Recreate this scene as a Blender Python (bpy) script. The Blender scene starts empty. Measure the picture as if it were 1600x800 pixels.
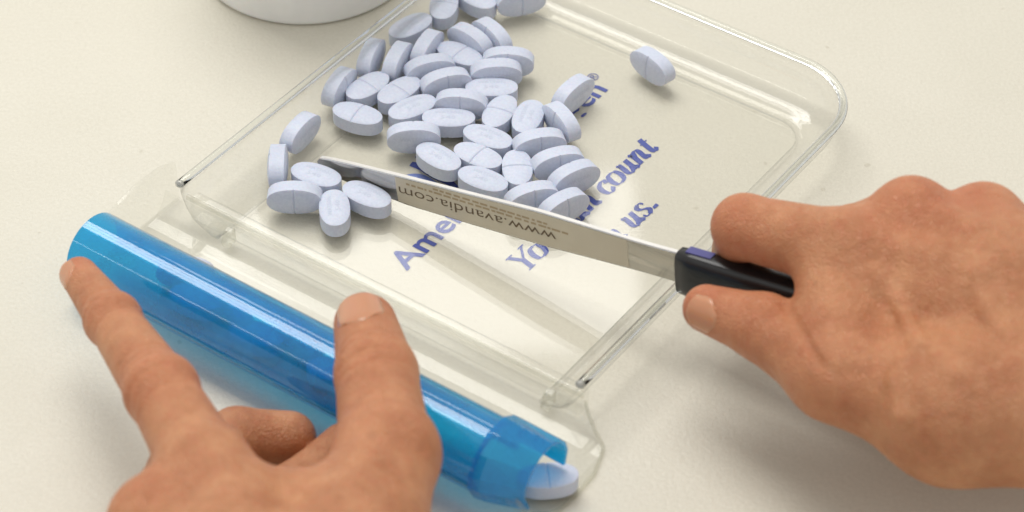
import bpy, bmesh, math, random
import numpy as np
from mathutils import Vector, Matrix

S = 0.01                      # everything below is written in centimetres
rng = random.Random(7)
scene = bpy.context.scene
COL = scene.collection

# ------------------------------------------------------------------ camera
PITCH, FPX, DIST = math.radians(42.0), 4000.0, 76.0
CAM = np.array([0.0, -DIST * math.cos(PITCH), DIST * math.sin(PITCH)])
FW = np.array([0.0, math.cos(PITCH), -math.sin(PITCH)])
UP = np.array([0.0, math.sin(PITCH), math.cos(PITCH)])
RT = np.array([1.0, 0.0, 0.0])


def at(x, y, z=0.0):
    """point at real height z (cm) that the photograph shows at x, y"""
    d = FW + RT * (x - 800) / FPX + UP * (400 - y) / FPX
    return CAM + d * ((z - CAM[2]) / d[2])


cam = bpy.data.cameras.new('camera')
cam.sensor_width = 36.0
cam.lens = 36.0 * FPX / 1600.0
cam.clip_start = 0.01
cam.clip_end = 50.0
cam.dof.use_dof = True
cam.dof.focus_distance = 0.775
cam.dof.aperture_fstop = 14.0
camo = bpy.data.objects.new('camera', cam)
COL.objects.link(camo)
camo.location = CAM * S
camo.rotation_euler = (math.pi / 2 - PITCH, 0, 0)
scene.camera = camo

# ------------------------------------------------------------------ light: an indoor counter under ceiling fixtures
world = bpy.data.worlds.new('World')
scene.world = world
world.use_nodes = True
world.node_tree.nodes['Background'].inputs[0].default_value = (1.0, 0.985, 0.96, 1)
world.node_tree.nodes['Background'].inputs[1].default_value = 0.64


def ceiling_light(name, loc, sx, sy, power, color=(1, 0.985, 0.955), aim=None):
    l = bpy.data.lights.new(name, 'AREA')
    l.shape = 'RECTANGLE'
    l.size, l.size_y = sx * S, sy * S
    l.energy = power
    l.color = color
    o = bpy.data.objects.new(name, l)
    COL.objects.link(o)
    o.location = Vector(loc) * S
    if aim is not None:
        o.rotation_euler = (Vector(aim) - Vector(loc)).to_track_quat('-Z', 'Y').to_euler()
    return o


# three bars of a big louvred fixture above and behind the counter, parallel to the tray front
TA = math.radians(-35.7)
for k in range(3):
    q = 28 + 36 * k
    o = ceiling_light('ceiling_fixture_bar', (-5 + q * .584 - 84, -5 + q * .812 + 60, 212), 200, 32, 14.5)
    o.rotation_euler = (0, 0, TA)
# the fixture whose mirror image shows in the tray floor
G = at(640, 400, 0.5)
d = G - CAM
d[2] = -d[2]
ceiling_light('ceiling_fixture', G + d * (219.5 / d[2]), 72, 42, 3.4)
# a batten light on the viewer's side, the thin streak along the blue cover
o = ceiling_light('fluorescent_tube', (-250, -94, 215), 260, 7, 5.0)
o.rotation_euler = (0, 0, TA)

scene.view_settings.view_transform = 'Standard'
scene.view_settings.look = 'None'
scene.view_settings.exposure = 0.0
scene.view_settings.gamma = 1.0
scene.view_settings.use_curve_mapping = False
cy = scene.cycles
cy.max_bounces = 9
cy.transparent_max_bounces = 28
cy.transmission_bounces = 7
cy.glossy_bounces = 4
cy.use_denoising = True
cy.sample_clamp_indirect = 4.0
cy.caustics_refractive = True
cy.blur_glossy = 0.5


# ------------------------------------------------------------------ materials
class NT:
    def __init__(self, name):
        self.m = bpy.data.materials.new(name)
        self.m.use_nodes = True
        self.t = self.m.node_tree
        self.n = self.t.nodes
        self.n.clear()
        self.out = self.n.new('ShaderNodeOutputMaterial')

    def add(self, t, **kw):
        nd = self.n.new('ShaderNode' + t)
        for k, v in kw.items():
            if k in nd.inputs:
                nd.inputs[k].default_value = v
            else:
                setattr(nd, k, v)
        return nd

    def link(self, a, b):
        self.t.links.new(a, b)

    def noise(self, scale, detail=3, rough=.5, coord=None, stretch=None):
        tc = self.add('TexCoord')
        src = tc.outputs[coord or 'Object']
        if stretch:
            mp = self.add('Mapping')
            mp.inputs['Scale'].default_value = stretch
            self.link(src, mp.inputs[0])
            src = mp.outputs[0]
        n = self.add('TexNoise')
        n.inputs['Scale'].default_value = scale
        n.inputs['Detail'].default_value = detail
        n.inputs['Roughness'].default_value = rough
        self.link(src, n.inputs['Vector'])
        return n.outputs['Fac']

    def ramp(self, fac, stops):
        r = self.add('ValToRGB')
        e = r.color_ramp.elements
        while len(e) < len(stops):
            e.new(0.5)
        for el, (p, c) in zip(e, stops):
            el.position = p
            el.color = (*c, 1) if len(c) == 3 else c
        self.link(fac, r.inputs[0])
        return r.outputs[0]

    def bump(self, height, strength, dist):
        b = self.add('Bump')
        b.inputs['Strength'].default_value = strength
        b.inputs['Distance'].default_value = dist
        self.link(height, b.inputs['Height'])
        return b.outputs[0]

    def mixc(self, fac, a, b, blend='MIX'):
        m = self.add('Mix')
        m.data_type = 'RGBA'
        m.blend_type = blend
        for s, v in ((m.inputs[0], fac), (m.inputs[6], a), (m.inputs[7], b)):
            if isinstance(v, (int, float)):
                s.default_value = v
            elif isinstance(v, tuple):
                s.default_value = (*v, 1)
            else:
                self.link(v, s)
        return m.outputs[2]

    def math(self, op, a, b=None, clamp=False):
        m = self.add('Math')
        m.operation = op
        m.use_clamp = clamp
        for s, v in ((m.inputs[0], a), (m.inputs[1], b)):
            if v is None:
                continue
            if isinstance(v, (int, float)):
                s.default_value = v
            else:
                self.link(v, s)
        return m.outputs[0]

    def principled(self, color, rough=.5, normal=None, **kw):
        p = self.add('BsdfPrincipled')
        if isinstance(color, tuple):
            p.inputs['Base Color'].default_value = (*color, 1)
        else:
            self.link(color, p.inputs['Base Color'])
        if isinstance(rough, (int, float)):
            p.inputs['Roughness'].default_value = rough
        else:
            self.link(rough, p.inputs['Roughness'])
        if normal is not None:
            self.link(normal, p.inputs['Normal'])
        for k, v in kw.items():
            p.inputs[k.replace('_', ' ')].default_value = v
        self.link(p.outputs[0], self.out.inputs[0])
        return p


def mat_table():
    t = NT('cream_laminate')
    big = t.noise(9, 4, .6)
    c = t.ramp(big, [(.3, (.645, .612, .51)), (.7, (.69, .656, .555))])
    fine = t.noise(900, 2, .6)
    c = t.mixc(.10, c, t.ramp(fine, [(.35, (.5, .47, .39)), (.65, (.86, .83, .73))]))
    spot = t.noise(150, 1, .5)
    c = t.mixc(t.ramp(spot, [(.775, (0, 0, 0)), (.80, (.35, .35, .35))]), c, (.42, .37, .27))
    scf = t.noise(60, 6, .75, stretch=(1, .12, 1))
    c = t.mixc(t.ramp(scf, [(.66, (0, 0, 0)), (.72, (.18, .18, .18))]), c, (.50, .45, .35))
    b = t.bump(t.noise(620, 3, .7), .5, .0005)
    rr = t.ramp(t.noise(22, 5, .7), [(.3, (.34, .34, .34)), (.7, (.52, .52, .52))])
    t.principled(c, rr, b)
    return t.m


def mat_pill():
    t = NT('pale_blue_tablet')
    f = t.noise(260, 3, .6)
    c = t.ramp(f, [(.3, (.585, .632, .755)), (.7, (.63, .672, .785))])
    oi = t.add('ObjectInfo')
    c = t.mixc(t.math('MULTIPLY', oi.outputs['Random'], .5), c, (.56, .605, .725))
    sp = t.noise(1100, 2, .6)
    c = t.mixc(.2, c, t.ramp(sp, [(.3, (.45, .49, .61)), (.7, (.76, .79, .88))]))
    b = t.bump(t.noise(1100, 3, .7), .5, .00022)
    t.principled(c, .5, b, Subsurface_Weight=.15, Subsurface_Scale=.001)
    return t.m


def thin_plastic(name, tint, gloss_rough=.03, haze=0.0, haze_col=(.8, .8, .75), ior=1.5, refl=1.0, bump=None):
    t = NT(name)
    geo = t.add('NewGeometry')
    iorv = t.math('ADD', t.math('MULTIPLY', geo.outputs['Backfacing'], 1 / ior - ior), ior)
    fr = t.add('Fresnel')
    t.link(iorv, fr.inputs['IOR'])
    tr = t.add('BsdfTransparent')
    tr.inputs[0].default_value = (*tint, 1)
    gl = t.add('BsdfGlossy')
    gl.inputs['Roughness'].default_value = gloss_rough
    if bump:
        nrm = t.bump(t.noise(bump[0], 2, .5), bump[1], bump[2])
        t.link(nrm, gl.inputs['Normal'])
    base = tr.outputs[0]
    if haze > 0:
        df = t.add('BsdfDiffuse')
        df.inputs[0].default_value = (*haze_col, 1)
        tl = t.add('BsdfTranslucent')
        tl.inputs[0].default_value = (*haze_col, 1)
        h = t.add('MixShader')
        h.inputs[0].default_value = .5
        t.link(df.outputs[0], h.inputs[1])
        t.link(tl.outputs[0], h.inputs[2])
        ms = t.add('MixShader')
        wear = t.ramp(t.noise(45, 5, .65), [(.35, (.5, .5, .5)), (.72, (1.7, 1.7, 1.7))])
        t.link(t.math('MULTIPLY', wear, haze, True), ms.inputs[0])
        t.link(base, ms.inputs[1])
        t.link(h.outputs[0], ms.inputs[2])
        base = ms.outputs[0]
    ms = t.add('MixShader')
    t.link(t.math('MULTIPLY', fr.outputs[0], refl, True), ms.inputs[0])
    t.link(base, ms.inputs[1])
    t.link(gl.outputs[0], ms.inputs[2])
    t.link(ms.outputs[0], t.out.inputs[0])
    return t.m


def mat_glass(name, color=(.93, .95, .93), rough=.04):
    t = NT(name)
    t.principled(color, rough, Transmission_Weight=1.0, IOR=1.49)
    return t.m


def mat_simple(name, color, rough, **kw):
    t = NT(name)
    f = t.noise(60, 3, .6)
    c = t.mixc(.5, color, t.ramp(f, [(.3, tuple(x * .88 for x in color)), (.7, tuple(min(1, x * 1.08) for x in color))]))
    t.principled(c, rough, **kw)
    return t.m


def mat_skin(name, lo, hi, red):
    t = NT(name)
    n1 = t.noise(75, 4, .6)
    c = t.ramp(n1, [(.30, lo), (.70, hi)])
    n2 = t.noise(330, 3, .65)
    c = t.mixc(t.ramp(n2, [(.45, (0, 0, 0)), (.75, (.32, .32, .32))]), c, red)
    at_ = t.add('Attribute')
    at_.attribute_name = 'flush'
    c = t.mixc(t.math('MULTIPLY', at_.outputs['Fac'], .9, True), c, red)
    fr = t.noise(190, 1, .4)
    c = t.mixc(t.ramp(fr, [(.72, (0, 0, 0)), (.80, (.22, .22, .22))]), c, tuple(x * .62 for x in lo))
    vo = t.add('TexVoronoi')
    vo.feature = 'DISTANCE_TO_EDGE'
    vo.inputs['Scale'].default_value = 1000
    tc = t.add('TexCoord')
    wob = t.add('TexNoise')
    wob.inputs['Scale'].default_value = 300
    va = t.add('VectorMath')
    va.operation = 'MULTIPLY_ADD'
    va.inputs[1].default_value = (.004, .004, .004)
    t.link(tc.outputs['Object'], wob.inputs['Vector'])
    t.link(wob.outputs['Color'], va.inputs[0])
    t.link(tc.outputs['Object'], va.inputs[2])
    t.link(va.outputs[0], vo.inputs['Vector'])
    hgt = t.math('ADD', t.math('MULTIPLY', t.math('MINIMUM', vo.outputs['Distance'], .22), 1.5), t.noise(420, 6, .72))
    b = t.bump(hgt, .6, .0009)
    rr = t.ramp(t.noise(420, 2), [(.3, (.40, .40, .40)), (.7, (.56, .56, .56))])
    p = t.principled(c, rr, b, Subsurface_Weight=.22, Subsurface_Scale=.0035)
    p.inputs['Subsurface Radius'].default_value = (1.0, .35, .18)
    p.inputs['Specular IOR Level'].default_value = .6
    return t.m


M = {}
M['table'] = mat_table()
M['pill'] = mat_pill()
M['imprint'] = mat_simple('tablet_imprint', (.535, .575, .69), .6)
M['clear'] = thin_plastic('clear_tray_plastic', (.995, .995, .988), .05, .012, (.82, .81, .75), refl=.85)
M['clear_edge'] = mat_glass('clear_plastic_edge')
M['frosted'] = thin_plastic('worn_clear_plastic', (.97, .97, .95), .16, .10, (.80, .77, .66))
M['blue'] = thin_plastic('translucent_blue_plastic', (.12, .72, .95), .045, .36, (.02, .52, .88), refl=1.7, bump=(55, .06, .0015))
M['cloudy'] = thin_plastic('cloudy_plastic', (.95, .95, .92), .12, .6, (.85, .84, .79))
M['ink'] = mat_simple('blue_ink', (.02, .05, .34), .5)
M['ink_light'] = mat_simple('pale_blue_ink', (.14, .21, .58), .5)
M['white'] = mat_simple('white_bottle_plastic', (.88, .875, .85), .38, Subsurface_Weight=.1, Subsurface_Scale=.004)
M['black'] = mat_simple('black_handle_plastic', (.012, .012, .013), .28)
M['violet'] = mat_simple('violet_sheen', (.09, .09, .28), .35)  # bluish reflection on the handle top, put into the colour
M['brown_ink'] = mat_simple('brown_ink', (.14, .095, .05), .6)
M['tan_ink'] = mat_simple('tan_ink', (.42, .32, .19), .6)
M['residue'] = mat_simple('amber_residue', (.62, .46, .24), .6)


def mat_blade():
    t = NT('brushed_steel')
    f = t.noise(40, 4, .6, stretch=(1, 1, 14))
    c = t.ramp(f, [(.3, (.40, .385, .355)), (.7, (.54, .52, .475))])
    r = t.ramp(t.noise(90, 3, .6), [(.3, (.08, .08, .08)), (.7, (.22, .22, .22))])
    b = t.bump(t.noise(14, 2, .5), .25, .002)
    t.principled(c, r, b, Metallic=1.0)
    return t.m


M['steel'] = mat_blade()
M['edge'] = mat_simple('steel_edge_glint', (.86, .84, .80), .42, Metallic=.6)  # highlight along the blade's top edge, put into a pale metal colour
M['tan'] = mat_simple('tan_label_paper', (.62, .55, .41), .3)
M['blue_highlight'] = thin_plastic('blue_fold_highlight', (.15, .75, .9), .1, .5, (.03, .5, .72), refl=2.0)  # lighter blue, the highlight at the cover's fold put into the colour
M['skin_l'] = mat_skin('tanned_skin', (.43, .160, .060), (.63, .295, .138), (.55, .145, .066))
M['nail'] = mat_simple('fingernail_keratin', (.57, .265, .145), .2, Subsurface_Weight=.3, Subsurface_Scale=.002)


# ------------------------------------------------------------------ object helpers
def obj(name, verts, faces, mat, parent=None, smooth=False, scale=True):
    me = bpy.data.meshes.new(name)
    v = np.asarray(verts, dtype=float)
    if scale:
        v = v * S
    me.from_pydata([tuple(p) for p in v], [], [tuple(f) for f in faces])
    me.validate()
    if smooth:
        me.polygons.foreach_set('use_smooth', [True] * len(me.polygons))
    me.materials.append(mat)
    me.update()
    o = bpy.data.objects.new(name, me)
    COL.objects.link(o)
    if parent is not None:
        o.parent = parent
    return o


def fix_normals(o):
    bm = bmesh.new()
    bm.from_mesh(o.data)
    bmesh.ops.recalc_face_normals(bm, faces=bm.faces)
    bm.to_mesh(o.data)
    bm.free()
    return o


def bevel(o, w, seg=2):
    md = o.modifiers.new('bevel', 'BEVEL')
    md.width = w * S
    md.segments = seg
    md.limit_method = 'ANGLE'
    md.angle_limit = math.radians(40)
    return o


def tag(o, label=None, cat=None, group=None, kind=None):
    for k, v in (('label', label), ('category', cat), ('group', group), ('kind', kind)):
        if v:
            o[k] = v
    return o


def thing(name, label, cat, loc=(0, 0, 0), rz=0, group=None):
    o = bpy.data.objects.new(name, None)
    o.empty_display_size = .01
    COL.objects.link(o)
    o.location = Vector(loc) * S
    o.rotation_euler = (0, 0, rz)
    return tag(o, label, cat, group)


def grid_faces(nu, nv, close_u=False, close_v=False):
    f = []
    for i in range(nu if close_u else nu - 1):
        for j in range(nv if close_v else nv - 1):
            a, b = i, (i + 1) % nu
            c, e = j, (j + 1) % nv
            f.append((a * nv + c, b * nv + c, b * nv + e, a * nv + e))
    return f


def loft(sections, close_profile=True, caps=True):
    """sections: list of equal-length point lists"""
    n, m = len(sections), len(sections[0])
    v = [p for s in sections for p in s]
    f = grid_faces(n, m, False, close_profile)
    if caps and close_profile:
        f.append(tuple(range(m))[::-1])
        f.append(tuple(range((n - 1) * m, n * m)))
    return v, f


def box_vf(x0, x1, y0, y1, z0, z1):
    v = [(x, y, z) for x in (x0, x1) for y in (y0, y1) for z in (z0, z1)]
    return v, [(0, 1, 3, 2), (4, 6, 7, 5), (0, 4, 5, 1), (2, 3, 7, 6), (0, 2, 6, 4), (1, 5, 7, 3)]


def smoothpath(pts, n=8):
    p = [np.array(q, float) for q in pts]
    p = [2 * p[0] - p[1]] + p + [2 * p[-1] - p[-2]]
    out = []
    for i in range(1, len(p) - 2):
        for k in range(n):
            t = k / n
            a, b, c, e = p[i - 1], p[i], p[i + 1], p[i + 2]
            out.append(.5 * ((2 * b) + (c - a) * t + (2 * a - 5 * b + 4 * c - e) * t * t + (3 * b - a - 3 * c + e) * t ** 3))
    out.append(p[-2])
    return out


def text_mesh(body, size, bold=0.0, resolution=3):
    cu = bpy.data.curves.new('lettering', 'FONT')
    cu.body = body
    cu.size = size
    cu.offset = bold
    cu.resolution_u = resolution
    o = bpy.data.objects.new('lettering', cu)
    COL.objects.link(o)
    dg = bpy.context.evaluated_depsgraph_get()
    me = bpy.data.meshes.new_from_object(o.evaluated_get(dg))
    v = np.array([tuple(q.co) for q in me.vertices])
    f = [tuple(p.vertices) for p in me.polygons]
    bpy.data.objects.remove(o)
    bpy.data.meshes.remove(me)
    bpy.data.curves.remove(cu)
    return v, f


# ------------------------------------------------------------------ the table
tv, tf = [], []
tab = obj('table_top', [(-60, -60, 0), (60, -60, 0), (60, 60, 0), (-60, 60, 0), (-60, -60, -2.5), (60, -60, -2.5), (60, 60, -2.5), (-60, 60, -2.5)],
          [(0, 1, 2, 3), (7, 6, 5, 4), (0, 4, 5, 1), (1, 5, 6, 2), (2, 6, 7, 3), (3, 7, 4, 0)], M['table'])
tag(tab, kind='structure')

# ------------------------------------------------------------------ white bottle
bc = at(482, -58, 0)
bot = thing('bottle', 'round white plastic bottle base standing behind the tray', 'bottle', bc)


def lathe(name, prof, mat, parent, n=72, cap=True):
    v, f = [], []
    for i in range(n):
        a = 2 * math.pi * i / n
        for r, z in prof:
            v.append((r * math.cos(a), r * math.sin(a), z))
    f = grid_faces(n, len(prof), True, False)
    return fix_normals(obj(name, v, f, mat, parent, True))


lathe('body', [(0, .05), (3.0, .05), (3.40, 0), (3.52, .03), (3.60, .10), (3.62, .2), (3.62, 7.6), (3.5, 8.2), (2.9, 8.8), (2.3, 9.1), (2.2, 9.4), (0, 9.4)], M['white'], bot)
lathe('cap', [(0, 9.42), (2.45, 9.42), (2.5, 9.5), (2.5, 11.0), (2.4, 11.1), (0, 11.1)], M['white'], bot)

# ------------------------------------------------------------------ counting tray; local axes: U along the front, V towards the back
TRAY = thing('counting_tray', 'clear plastic pill counting tray with blue lettering and blue trough cover', 'tray', (-10.0, 1.37, -.28), math.radians(-35.7))
TM = Matrix.Translation(Vector((-10.0, 1.37, -.28))) @ Matrix.Rotation(math.radians(-35.7), 4, 'Z')


def contour(o, v0=0.12):
    """U-shaped line round left, back and right wall, o outside the floor edge"""
    u0, u1, vb, r = 1.42 - o, 13.15 + o, 14.75 + o, 1.1 + o
    pts = []
    for i in range(25):
        pts.append((u0, v0 + (vb - r - v0) * i / 24))
    for i in range(1, 17):
        a = math.pi - math.pi / 2 * i / 16
        pts.append((u0 + r + r * math.cos(a), vb - r + r * math.sin(a)))
    for i in range(1, 17):
        pts.append((u0 + r + (u1 - u0 - 2 * r) * i / 16, vb))
    for i in range(1, 17):
        a = math.pi / 2 - math.pi / 2 * i / 16
        pts.append((u1 - r + r * math.cos(a), vb - r + r * math.sin(a)))
    for i in range(1, 25):
        pts.append((u1, vb - r + (v0 - vb + r) * i / 24))
    return pts


def sweep(name, prof, mat, v0=.12):
    cs = [contour(o, v0) for o, z in prof]
    secs = []
    for i in range(len(cs[0])):
        secs.append([(cs[k][i][0], cs[k][i][1], prof[k][1]) for k in range(len(prof))])
    if name == 'rim':
        for end in (0, -1):
            c = np.mean(secs[end], 0)
            for dv, sc in ((-.03, .85), (-.06, .4)):
                q = [tuple(c + (np.array(p) - c) * sc + np.array([0, dv, 0])) for p in (secs[0] if end == 0 else secs[-1])]
                if end == 0:
                    extra0 = [q] + (extra0 if dv == -.06 else [])
                else:
                    extra1 = (extra1 if dv == -.06 else []) + [q]
        secs = extra0 + secs + extra1
    v, f = loft(secs)
    return fix_normals(obj(name, v, f, mat, TRAY, True))


w = sweep('wall', [(0.012, .50), (.22, .51), (.30, .60), (.52, .64), (.80, .80), (1.02, 1.10), (1.16, 1.45), (1.24, 1.74),
                   (1.38, 1.73), (1.30, 1.40), (1.16, 1.02), (.92, .68), (.60, .50), (.36, .44), (.26, .36), (.012, .35)], M['clear'])
rim_prof = []
for k in range(10):
    a = 2 * math.pi * k / 10
    rim_prof.append((1.36 + .14 * math.cos(a), 1.86 + .105 * math.sin(a)))
sweep('rim', rim_prof, M['clear_edge'])
c0 = contour(0, .86)
fv = [(p[0], p[1], .50) for p in c0] + [(p[0], p[1], .35) for p in c0]
n = len(c0)
ff = [tuple(range(n)), tuple(range(2 * n - 1, n - 1, -1))] + [(i, (i + 1) % n, n + (i + 1) % n, n + i) for i in range(n)]
fix_normals(obj('floor_panel', fv, ff, M['clear'], TRAY))

for ru, rv in ((contour(1.36)[0]), (contour(1.36)[-1])):
    V, F = [], []
    for i in range(7):
        la = math.pi * i / 6
        for j in range(10):
            lo_ = 2 * math.pi * j / 10
            V.append((ru + .152 * math.sin(la) * math.cos(lo_), rv + .02 + .12 * math.cos(la), 1.86 + .118 * math.sin(la) * math.sin(lo_)))
    fix_normals(obj('rim_end', V, grid_faces(7, 10, False, True), M['cloudy'], TRAY, True))


def extrude_u(name, prof, u0, u1, mat, nu=2, bev=0):
    """prof (V, z); u0 / u1 numbers or functions of V"""
    g = lambda q, V: q(V) if callable(q) else q
    secs = []
    for i in range(nu):
        t = i / (nu - 1)
        secs.append([(g(u0, V) * (1 - t) + g(u1, V) * t, V, z) for V, z in prof])
    v, f = loft(secs)
    o = fix_normals(obj(name, v, f, mat, TRAY))
    if bev:
        bevel(o, bev)
    return o


extrude_u('ridge', [(.86, .36), (.84, .95), (.76, 1.18), (.64, 1.24), (.44, 1.24), (.36, 1.16), (.32, .40), (.42, .36)], .18, 14.35, M['clear'], 2, .04)
extrude_u('ridge_edge', [(.40, 1.245), (.40, 1.31), (.33, 1.31), (.29, 1.25), (.29, 1.15), (.355, 1.15), (.355, 1.245)], .1, 14.5, M['frosted'], 2, .02)


def spout(V):
    return float(np.interp(V, [-4.0, -3.2, -2.6, -1.2, -.2, .1, .3], [15.1, 15.75, 15.95, 15.9, 15.55, 14.9, 14.55]))


ti = [(.31, 1.10), (.16, .80), (-.02, .56), (-.25, .42), (-.6, .41), (-1.2, .40), (-2.0, .40), (-2.8, .41), (-3.2, .47), (-3.5, .62), (-3.72, .9), (-3.85, 1.25)]
to = [(-3.99, 1.25), (-3.87, .84), (-3.62, .52), (-3.3, .36), (-2.8, .30), (-2.0, .295), (-1.2, .295), (-.6, .30), (-.2, .34), (.08, .46), (.22, .74), (.31, .96)]
extrude_u('trough', ti + to, -.75, spout, M['clear'], 2)
# bright moulded lip round the open spout end
lip = []
lp = [(spout(V), V, z) for V, z in ti]
secs = []
for i, (U, V, z) in enumerate(lp):
    secs.append([(U - .01, V, z + .035), (U + .07, V, z + .035), (U + .07, V, max(.285, z - .19)), (U - .01, V, max(.285, z - .19))])
v, f = loft(secs)
fix_normals(obj('spout_lip', v, f, M['frosted'], TRAY))
# left end plate of the trough, with a rounded top
ep = [(.9, .3), (.9, 1.75), (.3, 1.95), (-.8, 1.98), (-1.6, 1.85), (-2.3, 1.55), (-3.0, 1.1), (-3.8, .7), (-3.8, .3)]
extrude_u('end_plate', ep, -.92, -.76, M['clear'], 2, .03)
for U in (1.75, 13.35):
    extrude_u('hinge_lug', [(.28, .5), (.28, 1.0), (.05, .95), (-.12, .6), (-.1, .45)], U, U + .28, M['frosted'], 2, .03)
# printed lettering under the floor
ZT = .297


def flat_text(name, body, size, u, v, width, bold, mat, tracking=None):
    """baseline along +V, letter tops towards -U"""
    tv, tf = text_mesh(body, size, bold)
    sx = width / (tv[:, 0].max() - tv[:, 0].min())
    x = (tv[:, 0] - tv[:, 0].min()) * sx
    y = tv[:, 1]
    return obj(name, np.stack([u - y, v + x, np.full(len(x), ZT)], 1), tf, mat, TRAY)


flat_text('printed_lettering', 'AmerisourceBergen', 1.12, 6.78, 2.36, 10.6, .02, M['ink'])
flat_text('printed_lettering', '\u00ae', .5, 6.2, 13.05, .36, 0, M['ink'])


def pen(strokes, name, u, v, size, mat, slant=.22):
    """broad-nib strokes: each stroke is a list of points in em units, thick on down strokes"""
    V, F = [], []
    adv = 0.0
    for gi, (glyph, width) in enumerate(strokes):
        for si, st in enumerate(glyph):
            raw = st[1] if isinstance(st[0], (int, float)) else st
            thick = st[0] if isinstance(st[0], (int, float)) else .15
            pts = smoothpath(raw, 7)
            base = len(V)
            for i, p in enumerate(pts):
                a = pts[max(0, i - 1)]
                b = pts[min(len(pts) - 1, i + 1)]
                t = b - a
                t = t / (np.linalg.norm(t) + 1e-9)
                nrm = np.array([-t[1], t[0]])
                wd = .5 * (.035 + thick * abs(t[1] * .96 + t[0] * .28) ** 1.3)
                for sgn in (1, -1):
                    q = p + nrm * wd * sgn
                    x = adv + q[0] + slant * q[1]
                    V.append((u - q[1] * size, v + x * size, ZT - .0012 * (si + 1)))
            for i in range(len(pts) - 1):
                F.append((base + 2 * i, base + 2 * i + 1, base + 2 * i + 3, base + 2 * i + 2))
        adv += width
    return obj(name, V, F, mat, TRAY)


GL = {
    'Y': ([[.13, [(.10, .70), (.22, .52), (.34, .34)]], [.05, [(.66, .70), (.50, .50), (.36, .34)]], [.13, [(.355, .37), (.35, .18), (.345, .0)]],
           [.03, [(.0, .70), (.12, .705), (.26, .70)]], [.03, [(.52, .70), (.64, .705), (.76, .70)]], [.03, [(.20, .0), (.35, .0), (.48, .0)]]], .62),
    'o': ([[.14, [(.27, .46), (.12, .42), (.06, .24), (.12, .05), (.26, 0)]], [.14, [(.26, 0), (.40, .05), (.46, .22), (.40, .41), (.27, .46)]]], .53),
    'u': ([[.14, [(.05, .42), (.13, .45), (.14, .30), (.13, .10), (.22, .01), (.34, .08), (.40, .2)]], [.14, [(.42, .46), (.41, .25), (.41, .06), (.48, .01), (.55, .08)]]], .58),
    'c': ([[.14, [(.38, .36), (.34, .45), (.22, .45), (.09, .36), (.06, .2), (.13, .04), (.26, 0), (.40, .10)]], [.10, [(.34, .40), (.37, .36), (.36, .32)]]], .45),
    'a': ([[.14, [(.38, .40), (.26, .46), (.12, .36), (.06, .18), (.12, .02), (.24, .04), (.38, .22)]], [.14, [(.42, .46), (.39, .25), (.38, .06), (.45, .01), (.53, .08)]]], .56),
    'n': ([[.14, [(.04, .40), (.11, .45), (.12, .30), (.10, .0)]], [.14, [(.12, .26), (.22, .42), (.34, .45), (.39, .34), (.37, .08), (.44, .01), (.52, .08)]]], .56),
    't': ([[.14, [(.20, .62), (.17, .40), (.15, .10), (.22, .0), (.34, .08)]], [.03, [(.04, .45), (.18, .46), (.34, .45)]]], .37),
    's': ([[.05, [(.36, .36), (.30, .45), (.20, .46)]], [.14, [(.20, .46), (.10, .40), (.14, .29), (.28, .20), (.34, .10), (.24, .0)]], [.05, [(.24, 0), (.10, .01), (.04, .11)]]], .44),
    '.': ([[.12, [(.08, .10), (.085, .05), (.08, 0)]], [.13, [(.12, .10), (.125, .05), (.12, 0)]]], .22),
    ' ': ([], .24),
}
pen([GL[c] for c in 'You can count'], 'printed_lettering', 9.70, 4.27, 1.15, M['ink'])
pen([GL[c] for c in 'on us.'], 'printed_lettering', 11.2, 6.25, 1.15, M['ink'])


def ribbon(name, pts, wid, mat, dz):
    p = smoothpath(pts, 8)
    V, F = [], []
    for i, q in enumerate(p):
        a, b = p[max(0, i - 1)], p[min(len(p) - 1, i + 1)]
        t = (b - a) / np.linalg.norm(b - a)
        k = i / (len(p) - 1)
        wv = wid * (.25 + .75 * math.sin(math.pi * min(1, k * .8 + .15)))
        for s in (1, -1):
            V.append((q[0] - t[1] * wv * s * .5, q[1] + t[0] * wv * s * .5, ZT - dz))
    for i in range(len(p) - 1):
        F.append((2 * i, 2 * i + 1, 2 * i + 3, 2 * i + 2))
    return obj(name, V, F, mat, TRAY)


ribbon('printed_emblem', [(3.9, 6.35), (4.34, 6.42), (4.88, 6.36), (5.35, 6.33), (5.75, 6.27)], .36, M['ink'], .001)
ribbon('printed_emblem', [(4.05, 5.45), (4.24, 5.86), (4.58, 6.05), (5.07, 6.02), (5.65, 5.9)], .22, M['ink_light'], .003)
ribbon('printed_emblem', [(3.8, 6.75), (4.4, 6.85), (5.0, 6.75), (5.6, 6.85)], .3, M['ink'], .002)

# blue cover over the trough
LV, LZ, LR = -3.24, 1.56, 1.12


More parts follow.
